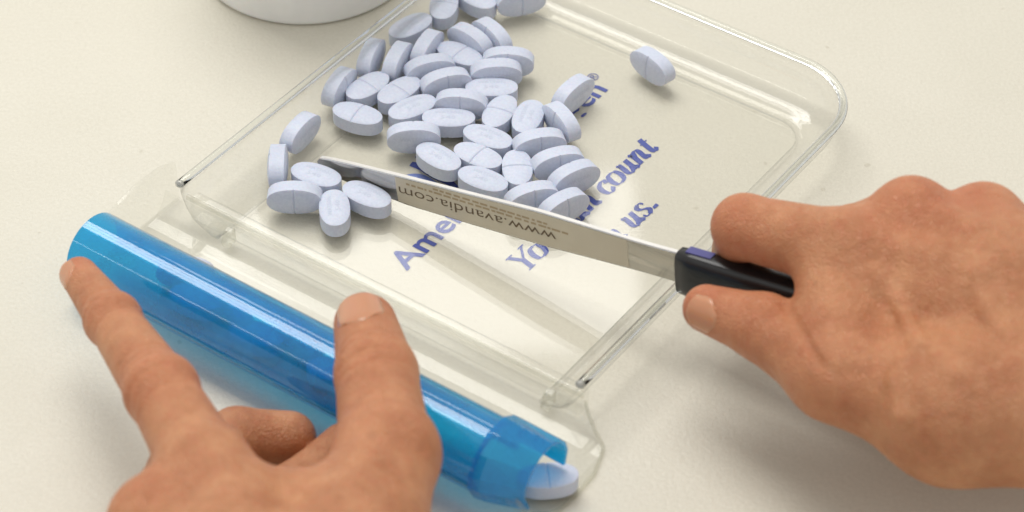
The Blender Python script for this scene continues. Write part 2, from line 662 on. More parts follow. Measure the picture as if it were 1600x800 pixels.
def cover_profile(kind, off=0.0, r=LR):
    pts = []
    if kind == 'round':
        for k in range(25):
            a = math.radians(-25 + 210 * k / 24)
            pts.append((LV + (r - off) * math.cos(a), LZ + (r - off) * math.sin(a)))
        a = math.radians(185)
        x0, z0 = LV + (r - off) * math.cos(a), LZ + (r - off) * math.sin(a)
        for t in (.33, .66, 1.0):
            pts.append((x0 + .26 * t, z0 - .56 * t))
    else:
        A_ = [(-2.02, 1.25), (-1.93, 1.75), (-2.03, 2.12), (-2.30, 2.42), (-2.75, 2.72), (-3.45, 2.75), (-4.0, 2.40), (-4.38, 1.85), (-4.44, 1.42), (-4.15, .80)]
        B_ = [(-2.02, 1.20), (-1.93, 1.70), (-2.03, 2.06), (-2.22, 2.30), (-2.60, 2.45), (-3.05, 2.35), (-3.45, 2.00), (-3.72, 1.55), (-3.75, 1.15), (-3.52, .58)]
        t = kind
        ctr = np.array([-3.1, 1.4])
        for p, q in zip(A_, B_):
            q = np.array(p) * (1 - t) + np.array(q) * t
            e = (q - ctr) / np.linalg.norm(q - ctr)
            pts.append(tuple(q - e * off))
    return pts


def cover_section(U, kind, shift=(0, 0), skew=0.0, th=.13):
    o_, i_ = cover_profile(kind), cover_profile(kind, th)
    prof = o_ + i_[::-1]
    return [(U + skew * (V - LV), V + shift[0], z + shift[1]) for V, z in prof]


secs = [cover_section(U, 'round') for U in (-.32, -.28, 4, 9, 14.12)]
v, f = loft(secs)
lid = fix_normals(obj('trough_cover', v, f, M['blue'], TRAY, True))
tip = [cover_section(U, t, (0, 0), sk, .11) for U, t, sk in ((14.02, 0.0, 0), (14.35, 0.12, 0.0), (15.42, 1.0, .10))]
v, f = loft(tip)
fl = fix_normals(obj('cover_spout', v, f, M['blue'], lid))
for o in (lid,):
    md = o.modifiers.new('edges', 'EDGE_SPLIT')
    md.split_angle = math.radians(38)
a_ = math.radians(185)
x_, z_ = LV + LR * math.cos(a_), LZ + LR * math.sin(a_)
secs = [[(U, x_ + .05 * math.cos(q) - .012, z_ + .05 * math.sin(q)) for q in np.linspace(0, 2 * math.pi, 9)[:-1]] for U in (-.30, 14.0)]
v, f = loft(secs)
fix_normals(obj('fold_highlight', v, f, M['blue_highlight'], lid, True))  # thin tube added along the fold as its painted highlight
md = fl.modifiers.new('bevel', 'BEVEL')
md.width = .02 * S
md.segments = 2

# ------------------------------------------------------------------ pills
PL, PW, PT, BAND = .83, .465, .315, .225


def pill_outline(x):
    return PW * max(0.0, 1 - abs(x / PL) ** 2.25) ** (1 / 2.25)


def pill_mesh():
    xs = sorted(set([round(s * PL * math.sin(math.pi / 2 * k / 13), 5) for k in range(14) for s in (1, -1)] + [-.055, -.035, -.018, .018, .035, .055]))
    ts = [-1, -.97, -.85, -.65, -.4, -.15, .15, .4, .65, .85, .97, 1]
    V, F = [], []
    nx, nt = len(xs), len(ts)
    for sgn in (1, -1):
        for x in xs:
            for t in ts:
                y = t * pill_outline(x)
                rr = (abs(x / PL) ** 2.25 + abs(y / PW) ** 2.25)
                dz = BAND + (PT - BAND) * max(0, 1 - rr ** 1.1) ** .85 if rr < 1 else BAND
                if sgn > 0:
                    dz -= .038 * math.exp(-(x / .022) ** 2) * (1 if abs(t) <= 1 else 0)
                V.append((x, y, sgn * dz))
    for sgn in (0, 1):
        b = sgn * nx * nt
        for i in range(nx - 1):
            for j in range(nt - 1):
                q = (b + i * nt + j, b + (i + 1) * nt + j, b + (i + 1) * nt + j + 1, b + i * nt + j + 1)
                F.append(q if sgn == 0 else q[::-1])
    o = nx * nt
    for j in (0, nt - 1):
        for i in range(nx - 1):
            q = (i * nt + j, (i + 1) * nt + j, o + (i + 1) * nt + j, o + i * nt + j)
            F.append(q[::-1] if j == 0 else q)
    me_o = obj('pill', V, F, M['pill'])
    bm = bmesh.new()
    bm.from_mesh(me_o.data)
    bmesh.ops.remove_doubles(bm, verts=bm.verts, dist=.0008 * S * 10)
    bmesh.ops.recalc_face_normals(bm, faces=bm.faces)
    for fc in bm.faces:
        fc.smooth = True
    for e in bm.edges:
        if len(e.link_faces) == 2 and e.calc_face_angle(0) > math.radians(38):
            e.smooth = False
    bm.to_mesh(me_o.data)
    bm.free()
    return me_o


def imprint_mesh():
    V, F = [], []
    for body, size, cyv, maxw in (('WATSON', .20, .08, .86), ('540', .22, -.17, .46)):
        tv, tf = text_mesh(body, size, .0, 1)
        x = (tv[:, 0] - (tv[:, 0].min() + tv[:, 0].max()) / 2)
        x *= maxw / (x.max() - x.min())
        y = tv[:, 1] + cyv
        b = len(V)
        for a, c in zip(x, y):
            rr = (abs(a / PL) ** 2.25 + abs(c / PW) ** 2.25)
            V.append((a, -c, -(BAND + (PT - BAND) * max(0, 1 - rr ** 1.1) ** .85 + .0035)))
        F += [tuple(b + k for k in q) for q in tf]
    o = obj('imprint', V, F, M['imprint'])
    return o


proto = pill_mesh()
proto_i = imprint_mesh()
PILL_ME, IMP_ME = proto.data, proto_i.data
bpy.data.objects.remove(proto)
bpy.data.objects.remove(proto_i)

# x0,y0,x1,y1 of the long axis in the photograph; kind: s flat scored side up, w flat imprint up, S on edge scored face, W on edge imprint face
PILLS = [
    (691, 40, 703, -12, 's', 'pale blue pill cut by the top frame edge, leftmost of the three there'),
    (718, -14, 772, 20, 'w', 'pale blue pill cut by the top frame edge, middle of the three there'),
    (768, 8, 848, -6, 'S', 'pale blue scored pill cut by the top frame edge, rightmost of the three there'),
    (613, 64, 670, 32, 'w', 'pale blue pill lying flat left of the topmost pills, imprint up'),
    (652, 98, 684, 56, 'W', "pale blue pill on edge, rightmost of three tilted ones at the heap's upper left"),
    (565, 118, 594, 64, 'W', "pale blue pill on edge, leftmost of three tilted ones at the heap's upper left"),
    (604, 122, 634, 74, 'W', "pale blue pill on edge, middle of three tilted ones at the heap's upper left"),
    (512, 163, 553, 111, 'S', 'pale blue pill on edge at the far left end of the heap, score facing right'),
    (549, 161, 608, 122, 's', 'pale blue scored pill lying flat, second from the left end of the heap'),
    (594, 168, 656, 127, 's', 'pale blue scored pill lying flat, third from the left end of the heap'),
    (632, 120, 711, 105, 'W', 'pale blue pill on edge, imprint facing the viewer, upper left of the heap centre'),
    (657, 140, 735, 122, 'S', 'pale blue scored pill on edge at the centre of the upper heap'),
    (609, 186, 675, 157, 'w', 'pale blue pill lying flat with imprint up, above the pill on edge at lower left'),
    (678, 162, 757, 168, 'S', 'pale blue scored pill on edge in the very middle of the heap'),
    (521, 174, 597, 197, 's', 'pale blue scored pill lying flat at the lower left corner of the heap'),
    (660, 189, 743, 191, 'w', 'pale blue pill lying flat with imprint up, directly below the middle of the heap'),
    (605, 216, 688, 213, 'W', 'pale blue pill on edge with imprint facing front, lower left row of the heap'),
    (728, 143, 811, 143, 'w', 'pale blue pill lying flat with three-digit imprint clearly readable, right of the heap middle'),
    (735, 122, 816, 118, 'W', "pale blue pill on edge, second of three on the upper heap's right"),
    (753, 96, 834, 98, 'S', "pale blue scored pill on edge, topmost of three on the upper heap's right"),
    (745, 38, 792, 76, 'S', 'pale blue pill on edge leaning right, just below the top middle pill'),
    (700, 49, 762, 85, 'W', 'pale blue tilted pill with imprint at lower left, in the upper middle of the heap'),
    (690, 74, 754, 104, 's', 'pale blue scored pill lying flat in the upper middle of the heap'),
    (766, 206, 793, 164, 's', 'pale blue scored pill lying flat and pointing away, left of two upright neighbours'),
    (813, 212, 832, 166, 'w', 'pale blue pill with imprint up pointing away, right of two upright neighbours'),
    (852, 168, 896, 214, 'S', 'pale blue pill on edge beside the pill that covers the letters, score facing left'),
    (724, 207, 800, 235, 'w', 'pale blue pill lying flat with imprint up, uppermost of the lower right cluster'),
    (660, 232, 721, 270, 'w', 'pale blue pill lying flat over the emblem print, leftmost of the lower right cluster'),
    (712, 232, 784, 264, 's', 'pale blue scored pill lying flat in the left half of the lower right cluster'),
    (722, 271, 797, 300, 'w', 'pale blue pill lying flat with imprint up, touching the spatula blade'),
    (810, 294, 806, 242, 's', 'pale blue scored pill pointing away in the middle of the lower right cluster'),
    (801, 235, 882, 222, 'S', "pale blue scored pill on edge, uppermost of three fanned at the lower cluster's right"),
    (827, 264, 907, 246, 'S', "pale blue scored pill on edge, middle of three fanned at the lower cluster's right"),
    (858, 294, 934, 263, 'W', "pale blue pill on edge, lowest and rightmost of three fanned at the lower cluster's right"),
    (790, 320, 872, 300, 'S', 'pale blue pill on edge half hidden behind the spatula blade, left of two'),
    (846, 340, 913, 308, 'S', 'pale blue pill on edge half hidden behind the spatula blade, right of two'),
    (868, 168, 922, 126, 'W', 'pale blue pill on edge lying across the last letters of the long printed name'),
    (992, 84, 1048, 122, 'S', 'pale blue scored pill alone near the back right of the tray'),
    (446, 230, 492, 184, 'W', 'pale blue pill on edge alone between the heap and the left wall'),
    (432, 284, 436, 234, 'W', 'pale blue pill on edge pointing away, leftmost of the five by the spatula tip'),
    (456, 268, 533, 294, 'w', 'pale blue pill lying flat against the spatula tip, uppermost of the five there'),
    (420, 308, 505, 309, 'S', 'pale blue scored pill on edge, front left of the five by the spatula tip'),
    (527, 360, 522, 303, 'w', 'pale blue pill pointing at the viewer, lowest of the five by the spatula tip'),
    (533, 296, 608, 331, 'w', 'pale blue pill lying flat against the blade, rightmost of the five by the spatula tip'),
]


def footprint(c, yaw, kind):
    hw = PW if kind in 'sw' else PT * .95
    L = PL * (.99 if kind in 'sw' else .97)
    ca, sa = math.cos(yaw), math.sin(yaw)
    pts = []
    for k in range(20):
        a = 2 * math.pi * k / 20
        ex = 2 / 2.25 if kind in 'sw' else .7
        x = L * math.copysign(abs(math.cos(a)) ** ex, math.cos(a))
        y = hw * math.copysign(abs(math.sin(a)) ** ex, math.sin(a))
        pts.append((c[0] + x * ca - y * sa, c[1] + x * sa + y * ca))
    return np.array(pts)


FLZ = .226
st = []
for x0, y0, x1, y1, kd, lab in PILLS:
    zc = FLZ + (PT if kd in 'sw' else PW)
    a, b = at(x0, y0, zc), at(x1, y1, zc)
    st.append([np.array([(a[0] + b[0]) / 2, (a[1] + b[1]) / 2]), math.atan2(b[1] - a[1], b[0] - a[0]), kd])
for it in range(60):
    moved = 0
    for i in range(len(st)):
        for j in range(i + 1, len(st)):
            dv = st[j][0] - st[i][0]
            if np.hypot(*dv) > 1.75:
                continue
            A, B = footprint(*st[i]), footprint(*st[j])
            best, ax = 1e9, None
            for P in (A, B):
                e = np.roll(P, -1, 0) - P
                nn = np.stack([e[:, 1], -e[:, 0]], 1)
                nn /= np.linalg.norm(nn, axis=1)[:, None]
                for q in nn:
                    pa, pb = A @ q, B @ q
                    ov = min(pa.max(), pb.max()) - max(pa.min(), pb.min())
                    if ov < best:
                        best, ax = ov, q
                    if ov <= 0:
                        break
                if best <= 0:
                    break
            if best > .002:
                if ax @ dv < 0:
                    ax = -ax
                st[i][0] = st[i][0] - ax * best * .3
                st[j][0] = st[j][0] + ax * best * .3
                moved += 1
    if not moved:
        break
print('pill relax', it, moved)


def make_pill(loc, yaw, roll, label, group, pitch=0.0):
    p = bpy.data.objects.new('pill', PILL_ME)
    COL.objects.link(p)
    m = Matrix.Translation(Vector(loc) * S) @ Matrix.Rotation(yaw, 4, 'Z') @ Matrix.Rotation(pitch, 4, 'Y') @ Matrix.Rotation(roll, 4, 'X')
    p.matrix_world = m
    i = bpy.data.objects.new('imprint', IMP_ME)
    COL.objects.link(i)
    i.parent = p
    tag(p, label, 'pill', group)
    return p


ROLL = {'s': 0, 'w': math.pi, 'S': math.pi / 2, 'W': -math.pi / 2}
for (c, yaw, kd), spec in zip(st, PILLS):
    z = FLZ + (PT if kd in 'sw' else PW)
    y2 = yaw
    if kd == 's' and rng.random() < .5:
        y2 = yaw + math.pi
    make_pill((c[0], c[1], z), y2, ROLL[kd] + (rng.uniform(-.03, .03) if kd in 'SW' else 0), spec[5], 'pale blue pills counted out on the tray')


def tray_pt(U, V, z):
    return tuple(TM @ Vector((U, V, z)))


tr_y = math.radians(-35.7)
make_pill(tray_pt(15.25, -2.45, .74), tr_y + .72, 0, 'pale blue pill emerging from the open end of the blue cover', 'pale blue pills in the trough')
for k, (U, V, dy, r) in enumerate([(2.0, -1.95, .5, 'W'), (3.0, -2.6, .2, 'w'), (4.3, -2.35, -.5, 'S'), (5.4, -2.75, .3, 's'), (6.6, -2.3, -.2, 'W'), (8.1, -2.6, .35, 'w')]):
    lab = ['pale blue pill peeking out behind the blue cover near its left end',
           'pill seen through the blue cover, nearest to its left end', 'pill seen through the blue cover, second from its left end',
           'pill seen through the blue cover, third from its left end', 'pill seen through the blue cover, second left of the thumb',
           'pill seen through the blue cover, closest to the thumb'][k]
    make_pill(tray_pt(U, V, .415 + (PT if r in 'sw' else PW)), tr_y + dy, ROLL[r], lab, 'pale blue pills in the trough')

# ------------------------------------------------------------------ spatula
b0, b1 = at(500, 265, .32), at(1062, 441, 2.1)
ax = (b1 - b0)
BL = np.linalg.norm(ax)
ax /= BL
SP = thing('spatula', 'steel counting spatula with black handle and web address printed on its blade', 'spatula', tuple(b0))
hor = np.array([ax[1], -ax[0], 0])
hor /= np.linalg.norm(hor)          # horizontal normal, towards the viewer
if hor[1] > 0:
    hor = -hor
lean = math.radians(4)
upv = np.cross(hor, ax)
if upv[2] < 0:
    upv = -upv
nrm = hor * math.cos(lean) + upv * math.sin(lean)
upv = upv * math.cos(lean) - hor * math.sin(lean)


def sp(s, h, n):
    return tuple(ax * s + upv * h + nrm * n)


def blade_h(s):
    """lower and upper edge at distance s from the tip"""
    top = float(np.interp(s, [0, .12, .4, 1.2, 3.4, 5.6, 8.2, 11.7, BL], [.36, .49, .54, .61, .74, .85, 1.00, 1.00, 1.04]))
    low = float(np.interp(s, [0, .12, .4, 1.2, 3.4, 5.6, 8.2, 11.7, BL], [.10, .02, -.06, -.14, -.28, -.25, -.20, -.02, .0]))
    return low, top


secs = []
for s in list(np.linspace(0, .5, 7)) + list(np.linspace(.7, BL + .4, 40)):
    lo, hi = blade_h(s)
    t = .07
    secs.append([sp(s, lo, t * .4), sp(s, (lo + hi) / 2, t), sp(s, hi - .015, t), sp(s, hi, t * .8), sp(s, hi, -t * .8), sp(s, hi - .015, -t), sp(s, (lo + hi) / 2, -t), sp(s, lo, -t * .4)])
v, f = loft(secs)
bl = fix_normals(obj('blade', v, f, M['steel'], SP))
secs = []
for s in np.linspace(.12, BL, 30):
    hi = blade_h(s)[1]
    secs.append([sp(s, hi - .03, .078), sp(s, hi + .012, .066), sp(s, hi + .012, -.066), sp(s, hi - .03, -.078)])
v, f = loft(secs)
fix_normals(obj('top_edge_glint', v, f, M['edge'], bl))  # strip added to carry the bright glint on the blade's top edge
# handle
secs = []
for s, lo, hi, w in [(0, -.14, 1.08, .24), (.05, -.26, 1.14, .32), (.5, -.30, 1.18, .36), (1.2, -.18, 1.2, .40), (5, -.12, 1.3, .5), (8, -.2, 1.3, .5), (9.4, -.1, 1.15, .4), (9.6, .1, 1.0, .3)]:
    ring = []
    cx, hh = (lo + hi) / 2, (hi - lo) / 2
    for k in range(20):
        a = 2 * math.pi * k / 20
        ring.append(sp(BL + s, cx + hh * math.copysign(abs(math.sin(a)) ** .55, math.sin(a)), w * math.copysign(abs(math.cos(a)) ** .55, math.cos(a))))
    secs.append(ring)
v, f = loft(secs)
hd = fix_normals(obj('handle', v, f, M['black'], SP, True))
secs = [[sp(BL + s, 1.16, -.2), sp(BL + s, 1.16, .1), sp(BL + s, 1.20 + .015 * s, .1), sp(BL + s, 1.20 + .015 * s, -.2)] for s in (.3, 1.1)]
v, f = loft(secs)
obj('handle_sheen', v, f, M['violet'], hd)  # slab added to paint the glossy sheen on the handle top
secs = []
for s in np.linspace(3.0, 11.2, 24):
    lo, hi = blade_h(s)
    secs.append([sp(s, lo + .05, .0), sp(s, lo + .05, .05), sp(s, (lo + hi) / 2, .076), sp(s, hi - .05, .076), sp(s, hi - .05, 0)])
v, f = loft(secs)
fix_normals(obj('label', v, f, M['tan'], bl))
# print on the blade: upside down for the viewer
tv, tf = text_mesh('www.avandia.com', .54, -.003)
x0, x1 = tv[:, 0].min(), tv[:, 0].max()
sA, sB = 3.1, 8.75
pts = []
for q in tv:
    t = (q[0] - x0) / (x1 - x0)
    s = sB + (sA - sB) * t
    pts.append(sp(s, .36 + .012 * (s - 3) - q[1] * .88, .080))
bt = obj('printed_lettering', pts, tf, M['brown_ink'], bl)
r2 = random.Random(3)
V, F = [], []
for row, (h0, h1, a, b) in enumerate([(.50, .57, 3.4, 9.0), (.62, .69, 4.4, 8.4)]):
    s = a
    while s < b:
        wd = r2.uniform(.08, .30)
        k = len(V)
        for ss, hh in ((s, h0), (s + wd, h0), (s + wd, h1), (s, h1)):
            V.append(sp(ss, hh, .079))
        F.append((k, k + 1, k + 2, k + 3))
        s += wd + r2.uniform(.03, .09)
obj('fine_print', V, F, M['tan_ink'], bl)


# ------------------------------------------------------------------ hands: one continuous skin each, from blended rounded bones
class Hand:
    def __init__(self, prims, h=.072):
        lo = np.min([np.minimum(p['a'] - p['r'], p['b'] - p['r']) for p in prims], 0) - .5
        hi = np.max([np.maximum(p['a'] + p['r'], p['b'] + p['r']) for p in prims], 0) + .5
        self.lo, self.h = lo, h
        self.n = np.ceil((hi - lo) / h).astype(int) + 1
        self.D = np.full(self.n, 2.0, np.float32)
        for p in prims:
            self.add(p)

    def block(self, lo, hi):
        i0 = np.maximum(np.floor((lo - self.lo) / self.h).astype(int), 0)
        i1 = np.minimum(np.ceil((hi - self.lo) / self.h).astype(int) + 1, self.n)
        if np.any(i1 <= i0):
            return None, None
        g = [self.lo[k] + self.h * np.arange(i0[k], i1[k]) for k in range(3)]
        return tuple(slice(a, b) for a, b in zip(i0, i1)), np.stack(np.meshgrid(*g, indexing='ij'), -1).astype(np.float32)

    def add(self, p):
        k = p['k']
        m = p['rm'] + k + .35
        sl, P = self.block(np.minimum(p['a'], p['b']) - m, np.maximum(p['a'], p['b']) + m)
        if sl is None:
            return
        a, b = p['a'], p['b']
        ba = b - a
        if p.get('flat') is not None:               # squash along an axis
            nx, sc = p['flat']
            q = P - a
            q = q + (q @ nx)[..., None] * nx * (1 / sc - 1)
            bb = ba + (ba @ nx) * nx * (1 / sc - 1)
            t = np.clip((q @ bb) / max(bb @ bb, 1e-6), 0, 1)
            dd = np.linalg.norm(q - t[..., None] * bb, axis=-1) - (p['r1'] + (p['r2'] - p['r1']) * t)
            dd *= (1 + sc) / 2
        else:
            t = np.clip(((P - a) @ ba) / max(ba @ ba, 1e-6), 0, 1)
            dd = np.linalg.norm(P - a - t[..., None] * ba, axis=-1) - (p['r1'] + (p['r2'] - p['r1']) * t)
        A = self.D[sl]
        if k > 0:
            hh = np.maximum(k - np.abs(A - dd), 0) / k
            self.D[sl] = np.minimum(A, dd) - hh * hh * k * .25
        else:
            self.D[sl] = np.minimum(A, dd)

    def crease(self, pts, depth, width):
        pts = smoothpath(pts, 4)
        lo = np.min(pts, 0) - width * 3
        hi = np.max(pts, 0) + width * 3
        sl, P = self.block(lo, hi)
        if sl is None:
            return
        best = np.full(P.shape[:3], 1e9, np.float32)
        for a, b in zip(pts[:-1], pts[1:]):
            ba = b - a
            t = np.clip(((P - a) @ ba) / max(ba @ ba, 1e-9), 0, 1)
            best = np.minimum(best, np.linalg.norm(P - a - t[..., None] * ba, axis=-1))
        self.D[sl] += (depth * np.exp(-(best / width) ** 2)).astype(np.float32)

    def sample(self, p):
        q = (np.asarray(p) - self.lo) / self.h
        i = np.clip(np.floor(q).astype(int), 0, self.n - 2)
        f = q - i
        v = 0
        for dx in (0, 1):
            for dy in (0, 1):
                for dz in (0, 1):
                    wgt = (f[0] if dx else 1 - f[0]) * (f[1] if dy else 1 - f[1]) * (f[2] if dz else 1 - f[2])
                    v += wgt * self.D[i[0] + dx, i[1] + dy, i[2] + dz]
        return v

    def drop(self, p, direction):
        """first skin point met from p along direction"""
        p = np.array(p, float)
        for _ in range(200):
            dd = self.sample(p)
            if dd < .004:
                break
            p = p + direction * max(dd * .6, .004)
        return p

    def mesh(self):
        D = self.D
        s = D < 0
        n = self.n
        cnt = np.zeros(n - 1, np.int8)
        for dx in (0, 1):
            for dy in (0, 1):
                for dz in (0, 1):
                    cnt += s[dx:n[0] - 1 + dx, dy:n[1] - 1 + dy, dz:n[2] - 1 + dz]
        act = (cnt > 0) & (cnt < 8)
        idx = np.full(act.shape, -1, np.int64)
        cells = np.argwhere(act)
        idx[act] = np.arange(len(cells))
        acc = np.zeros((len(cells), 3))
        num = np.zeros(len(cells))
        corners = [(a, b, c) for a in (0, 1) for b in (0, 1) for c in (0, 1)]
        for c in corners:
            for k in range(3):
                if c[k] == 0:
                    e = list(c)
                    e[k] = 1
                    d0 = D[cells[:, 0] + c[0], cells[:, 1] + c[1], cells[:, 2] + c[2]]
                    d1 = D[cells[:, 0] + e[0], cells[:, 1] + e[1], cells[:, 2] + e[2]]
                    x = (d0 < 0) != (d1 < 0)
                    t = np.where(x, d0 / np.where(x, d0 - d1, 1), 0)
                    pos = np.array(c)[None].repeat(len(cells), 0).astype(float)
                    pos[:, k] = t
                    acc[x] += pos[x]
                    num[x] += 1
        vert = self.lo + self.h * (cells + acc / num[:, None])
        faces = []
        for k in range(3):
            o1, o2 = [q for q in range(3) if q != k]
            a = [slice(None)] * 3
            b = [slice(None)] * 3
            a[k] = slice(0, n[k] - 1)
            b[k] = slice(1, n[k])
            ch = s[tuple(a)] != s[tuple(b)]
            e = np.argwhere(ch)
            ok = (e[:, o1] > 0) & (e[:, o2] > 0) & (e[:, o1] < n[o1] - 1) & (e[:, o2] < n[o2] - 1)
            e = e[ok]
            flip = s[tuple(a)][e[:, 0], e[:, 1], e[:, 2]]
            quad = []
            for da, db in ((-1, -1), (0, -1), (0, 0), (-1, 0)):
                c = e.copy()
                c[:, o1] += da
                c[:, o2] += db
                quad.append(idx[c[:, 0], c[:, 1], c[:, 2]])
            q = np.stack(quad, 1)
            if k == 1:
                flip = ~flip
            q[~flip] = q[~flip][:, ::-1]
            faces.append(q)
        F = np.concatenate(faces)
        # light smoothing
        for _ in range(2):
            sm = np.zeros_like(vert)
            ct = np.zeros(len(vert))
            for i in range(4):
                for j in (1, 3):
                    np.add.at(sm, F[:, i], vert[F[:, (i + j) % 4]])
                    np.add.at(ct, F[:, i], 1)
            vert = vert * .5 + .5 * sm / np.maximum(ct, 1)[:, None]
        return vert, F


def bone(a, b, r1, r2, k=.35, flat=None):
    a, b = np.array(a, float), np.array(b, float)
    if flat is not None:
        nx = np.array(flat[0], float)
        flat = (nx / np.linalg.norm(nx), flat[1])
    r = max(r1, r2)
    return {'a': a, 'b': b, 'r1': r1, 'r2': r2, 'r': r, 'rm': r * (max(1, flat[1]) if flat else 1), 'k': k, 'flat': flat}


def chain(pts, radii, k=.3, root_k=None):
    out = []
    for i in range(len(pts) - 1):
        out.append(bone(pts[i], pts[i + 1], radii[i], radii[i + 1], (root_k or k) if i == 0 else k))
    return out


def finish_hand(H, name, label, mat, flush):
    V, F = H.mesh()
    o = obj(name, V, F, mat, None, True)
    me = o.data
    at_ = me.attributes.new('flush', 'FLOAT', 'POINT')
    val = np.zeros(len(V), np.float32)
    for c, r, w in flush:
        val += w * np.exp(-(np.linalg.norm(V - np.array(c), axis=1) / r) ** 2)
    if len(me.vertices) == len(V):
        at_.data.foreach_set('value', np.clip(val, 0, 1).astype(np.float32))
    fix_normals(o)
    tag(o, label, 'hand')
    return o


def nail(H, parent, base, axis, normal, length, width, tipd, lift=.028):
    axis = np.array(axis, float)
    axis /= np.linalg.norm(axis)
    normal = np.array(normal, float)
    normal -= axis * (normal @ axis)
    normal /= np.linalg.norm(normal)
    side = np.cross(axis, normal)
    V, F = [], []
    nu, nv = 13, 13
    rows = []
    for i in range(nu):
        t = i / (nu - 1)                       # 0 cuticle .. 1 free edge
        wd = width * .5 * (1 - max(0, (.30 - t) / .30) ** 2 * .55) * (1 - max(0, (t - .75) / .25) ** 2.2 * .35)
        row = []
        for j in range(nv):
            s = -1 + 2 * j / (nv - 1)
            bow = (1 - s * s) * .16 * length
            y = t * length + (bow if t > .5 else -bow) * abs(t - .5) * 2 - .08 * length
            al = s * wd / (width * .62)
            rad = normal * math.cos(al) + side * math.sin(al)
            cen = np.array(base) + axis * min(y, tipd)
            start = np.array(base) + axis * y + rad * 1.6
            dr = cen - start
            hit = H.drop(start, dr / np.linalg.norm(dr))
            row.append((hit, s, t))
        rows.append(row)
    for dz in (1, -1):
        for row in rows:
            for hit, s, t in row:
                edge = min(1, (1 - abs(s)) * 6) * min(1, t * 6 + .0)
                up = lift * edge if dz > 0 else -.03
                V.append(hit + normal * (up - (.01 if dz > 0 and edge < .2 else 0)))
    F = grid_faces(nu, nv)
    off = nu * nv
    F += [tuple(off + q for q in f)[::-1] for f in grid_faces(nu, nv)]
    bd = [j for j in range(nv)] + [i * nv + nv - 1 for i in range(1, nu)] + [(nu - 1) * nv + j for j in range(nv - 2, -1, -1)] + [i * nv for i in range(nu - 2, 0, -1)]
    for i in range(len(bd)):
        a, b = bd[i], bd[(i + 1) % len(bd)]
        F.append((a, b, off + b, off + a))
    return fix_normals(obj('fingernail', V, F, M['nail'], parent, True))


# ---- right-hand side of the picture: fist round the spatula handle
R = lambda *p: at(*p)
wr, fa = R(1700, 590, 4.6), R(2050, 640, 4.6)
I0, M0, R0, P0 = R(1322, 392, 5.3), R(1424, 346, 5.9), R(1537, 352, 5.7), R(1640, 395, 5.1)
I1, I2, I3 = R(1163, 354, 4.55), R(1158, 392, 2.6), R(1215, 430, 1.6)
cmc, tm, tip_ip, tt = R(1490, 640, 4.1), R(1305, 584, 4.0), R(1192, 511, 3.75), R(1104, 482, 3.45)
hand_n = (0, -.45, .9)
prims = [
    bone(fa, wr, 2.6, 2.35, .6, (hand_n, .78)),
    bone(wr, M0 * .5 + wr * .5, 2.3, 2.3, .8, (hand_n, .75)),
    bone(wr, I0, 1.7, 1.08, .9), bone(wr, M0, 1.6, 1.06, .9), bone(wr, R0, 1.5, 1.0, .9), bone(wr, P0, 1.4, .92, .9),
    bone((I0 + wr) / 2 - np.array([0, 0, 1.0]), (R0 + wr) / 2 - np.array([0, 0, 1.0]), 1.7, 1.7, 1.0),
    bone(wr * .7 + cmc * .3, cmc, 1.9, 1.75, .9), bone(cmc, tm, 1.72, 1.22, .7),
    bone(cmc, R(1740, 655, 4.2), 1.72, 1.95, .8),
    bone(cmc, (I0 + tm) / 2 - np.array([-.6, .3, .5]), 1.2, .75, .9),
]
prims += [bone(R(1335, 430, 5.0), R(1318, 560, 4.35), 1.0, 1.05, .6), bone(R(1290, 425, 4.95), R(1306, 525, 4.55), .86, .92, .4)]
prims += chain([tm, tip_ip, tt], [1.13, .90, .66], .25, .5)
prims += chain([I0, I1, I2, I3], [1.08, .88, .78, .65], .22, .45)
prims += chain([M0, R(1330, 372, 4.2), R(1325, 400, 2.1), R(1370, 440, 1.4)], [1.02, .88, .78, .65], .22, .5)
prims += chain([R0, R(1450, 372, 4.0), R(1440, 410, 2.1), R(1470, 450, 1.4)], [.98, .86, .76, .62], .22, .5)
prims += chain([P0, R(1560, 400, 3.6), R(1545, 430, 2.0), R(1570, 460, 1.4)], [.9, .78, .68, .56], .22, .5)
# knuckle caps, tendons and a vein
prims += [bone(M0 + (0, .1, .15), M0 + (0, .1, .16), .98, .98, .3), bone(R0 + (0, .1, .1), R0 + (0, .1, .11), .93, .93, .3), bone(tm + (0, 0, .1), tm + (.1, 0, .1), 1.12, 1.12, .3)]
for kn, s in ((I0, .62), (M0, .62), (R0, .6)):
    e = kn * .45 + wr * .55
    prims.append(bone(kn + (.1, -.2, .70), e + (0, 0, 1.66), .30, .20, .42))
for vp in ([(1395, 420), (1440, 470), (1470, 540), (1530, 590)], [(1470, 540), (1440, 600), (1455, 660)], [(1540, 420), (1570, 480), (1600, 520)]):
    H0 = Hand(prims, .16)
    pp = [H0.drop(at(x, y, 8.0), -np.array([0, -.74, .67])) for x, y in vp]
    prims += [bone(p - (0, 0, .15), q - (0, 0, .15), .17, .17, .28) for p, q in zip(pp[:-1], pp[1:])]
HR = Hand(prims)


def across(H, p, axis, normal, half, sag=0.0, n=5):
    axis = np.array(axis, float) / np.linalg.norm(axis)
    normal = np.array(normal, float)
    normal = normal - axis * (normal @ axis)
    normal /= np.linalg.norm(normal)
    side = np.cross(axis, normal)
    return [H.drop(np.array(p) + side * half * s + axis * sag * (1 - s * s) + normal * 2.0, -normal) for s in np.linspace(-1, 1, n)]


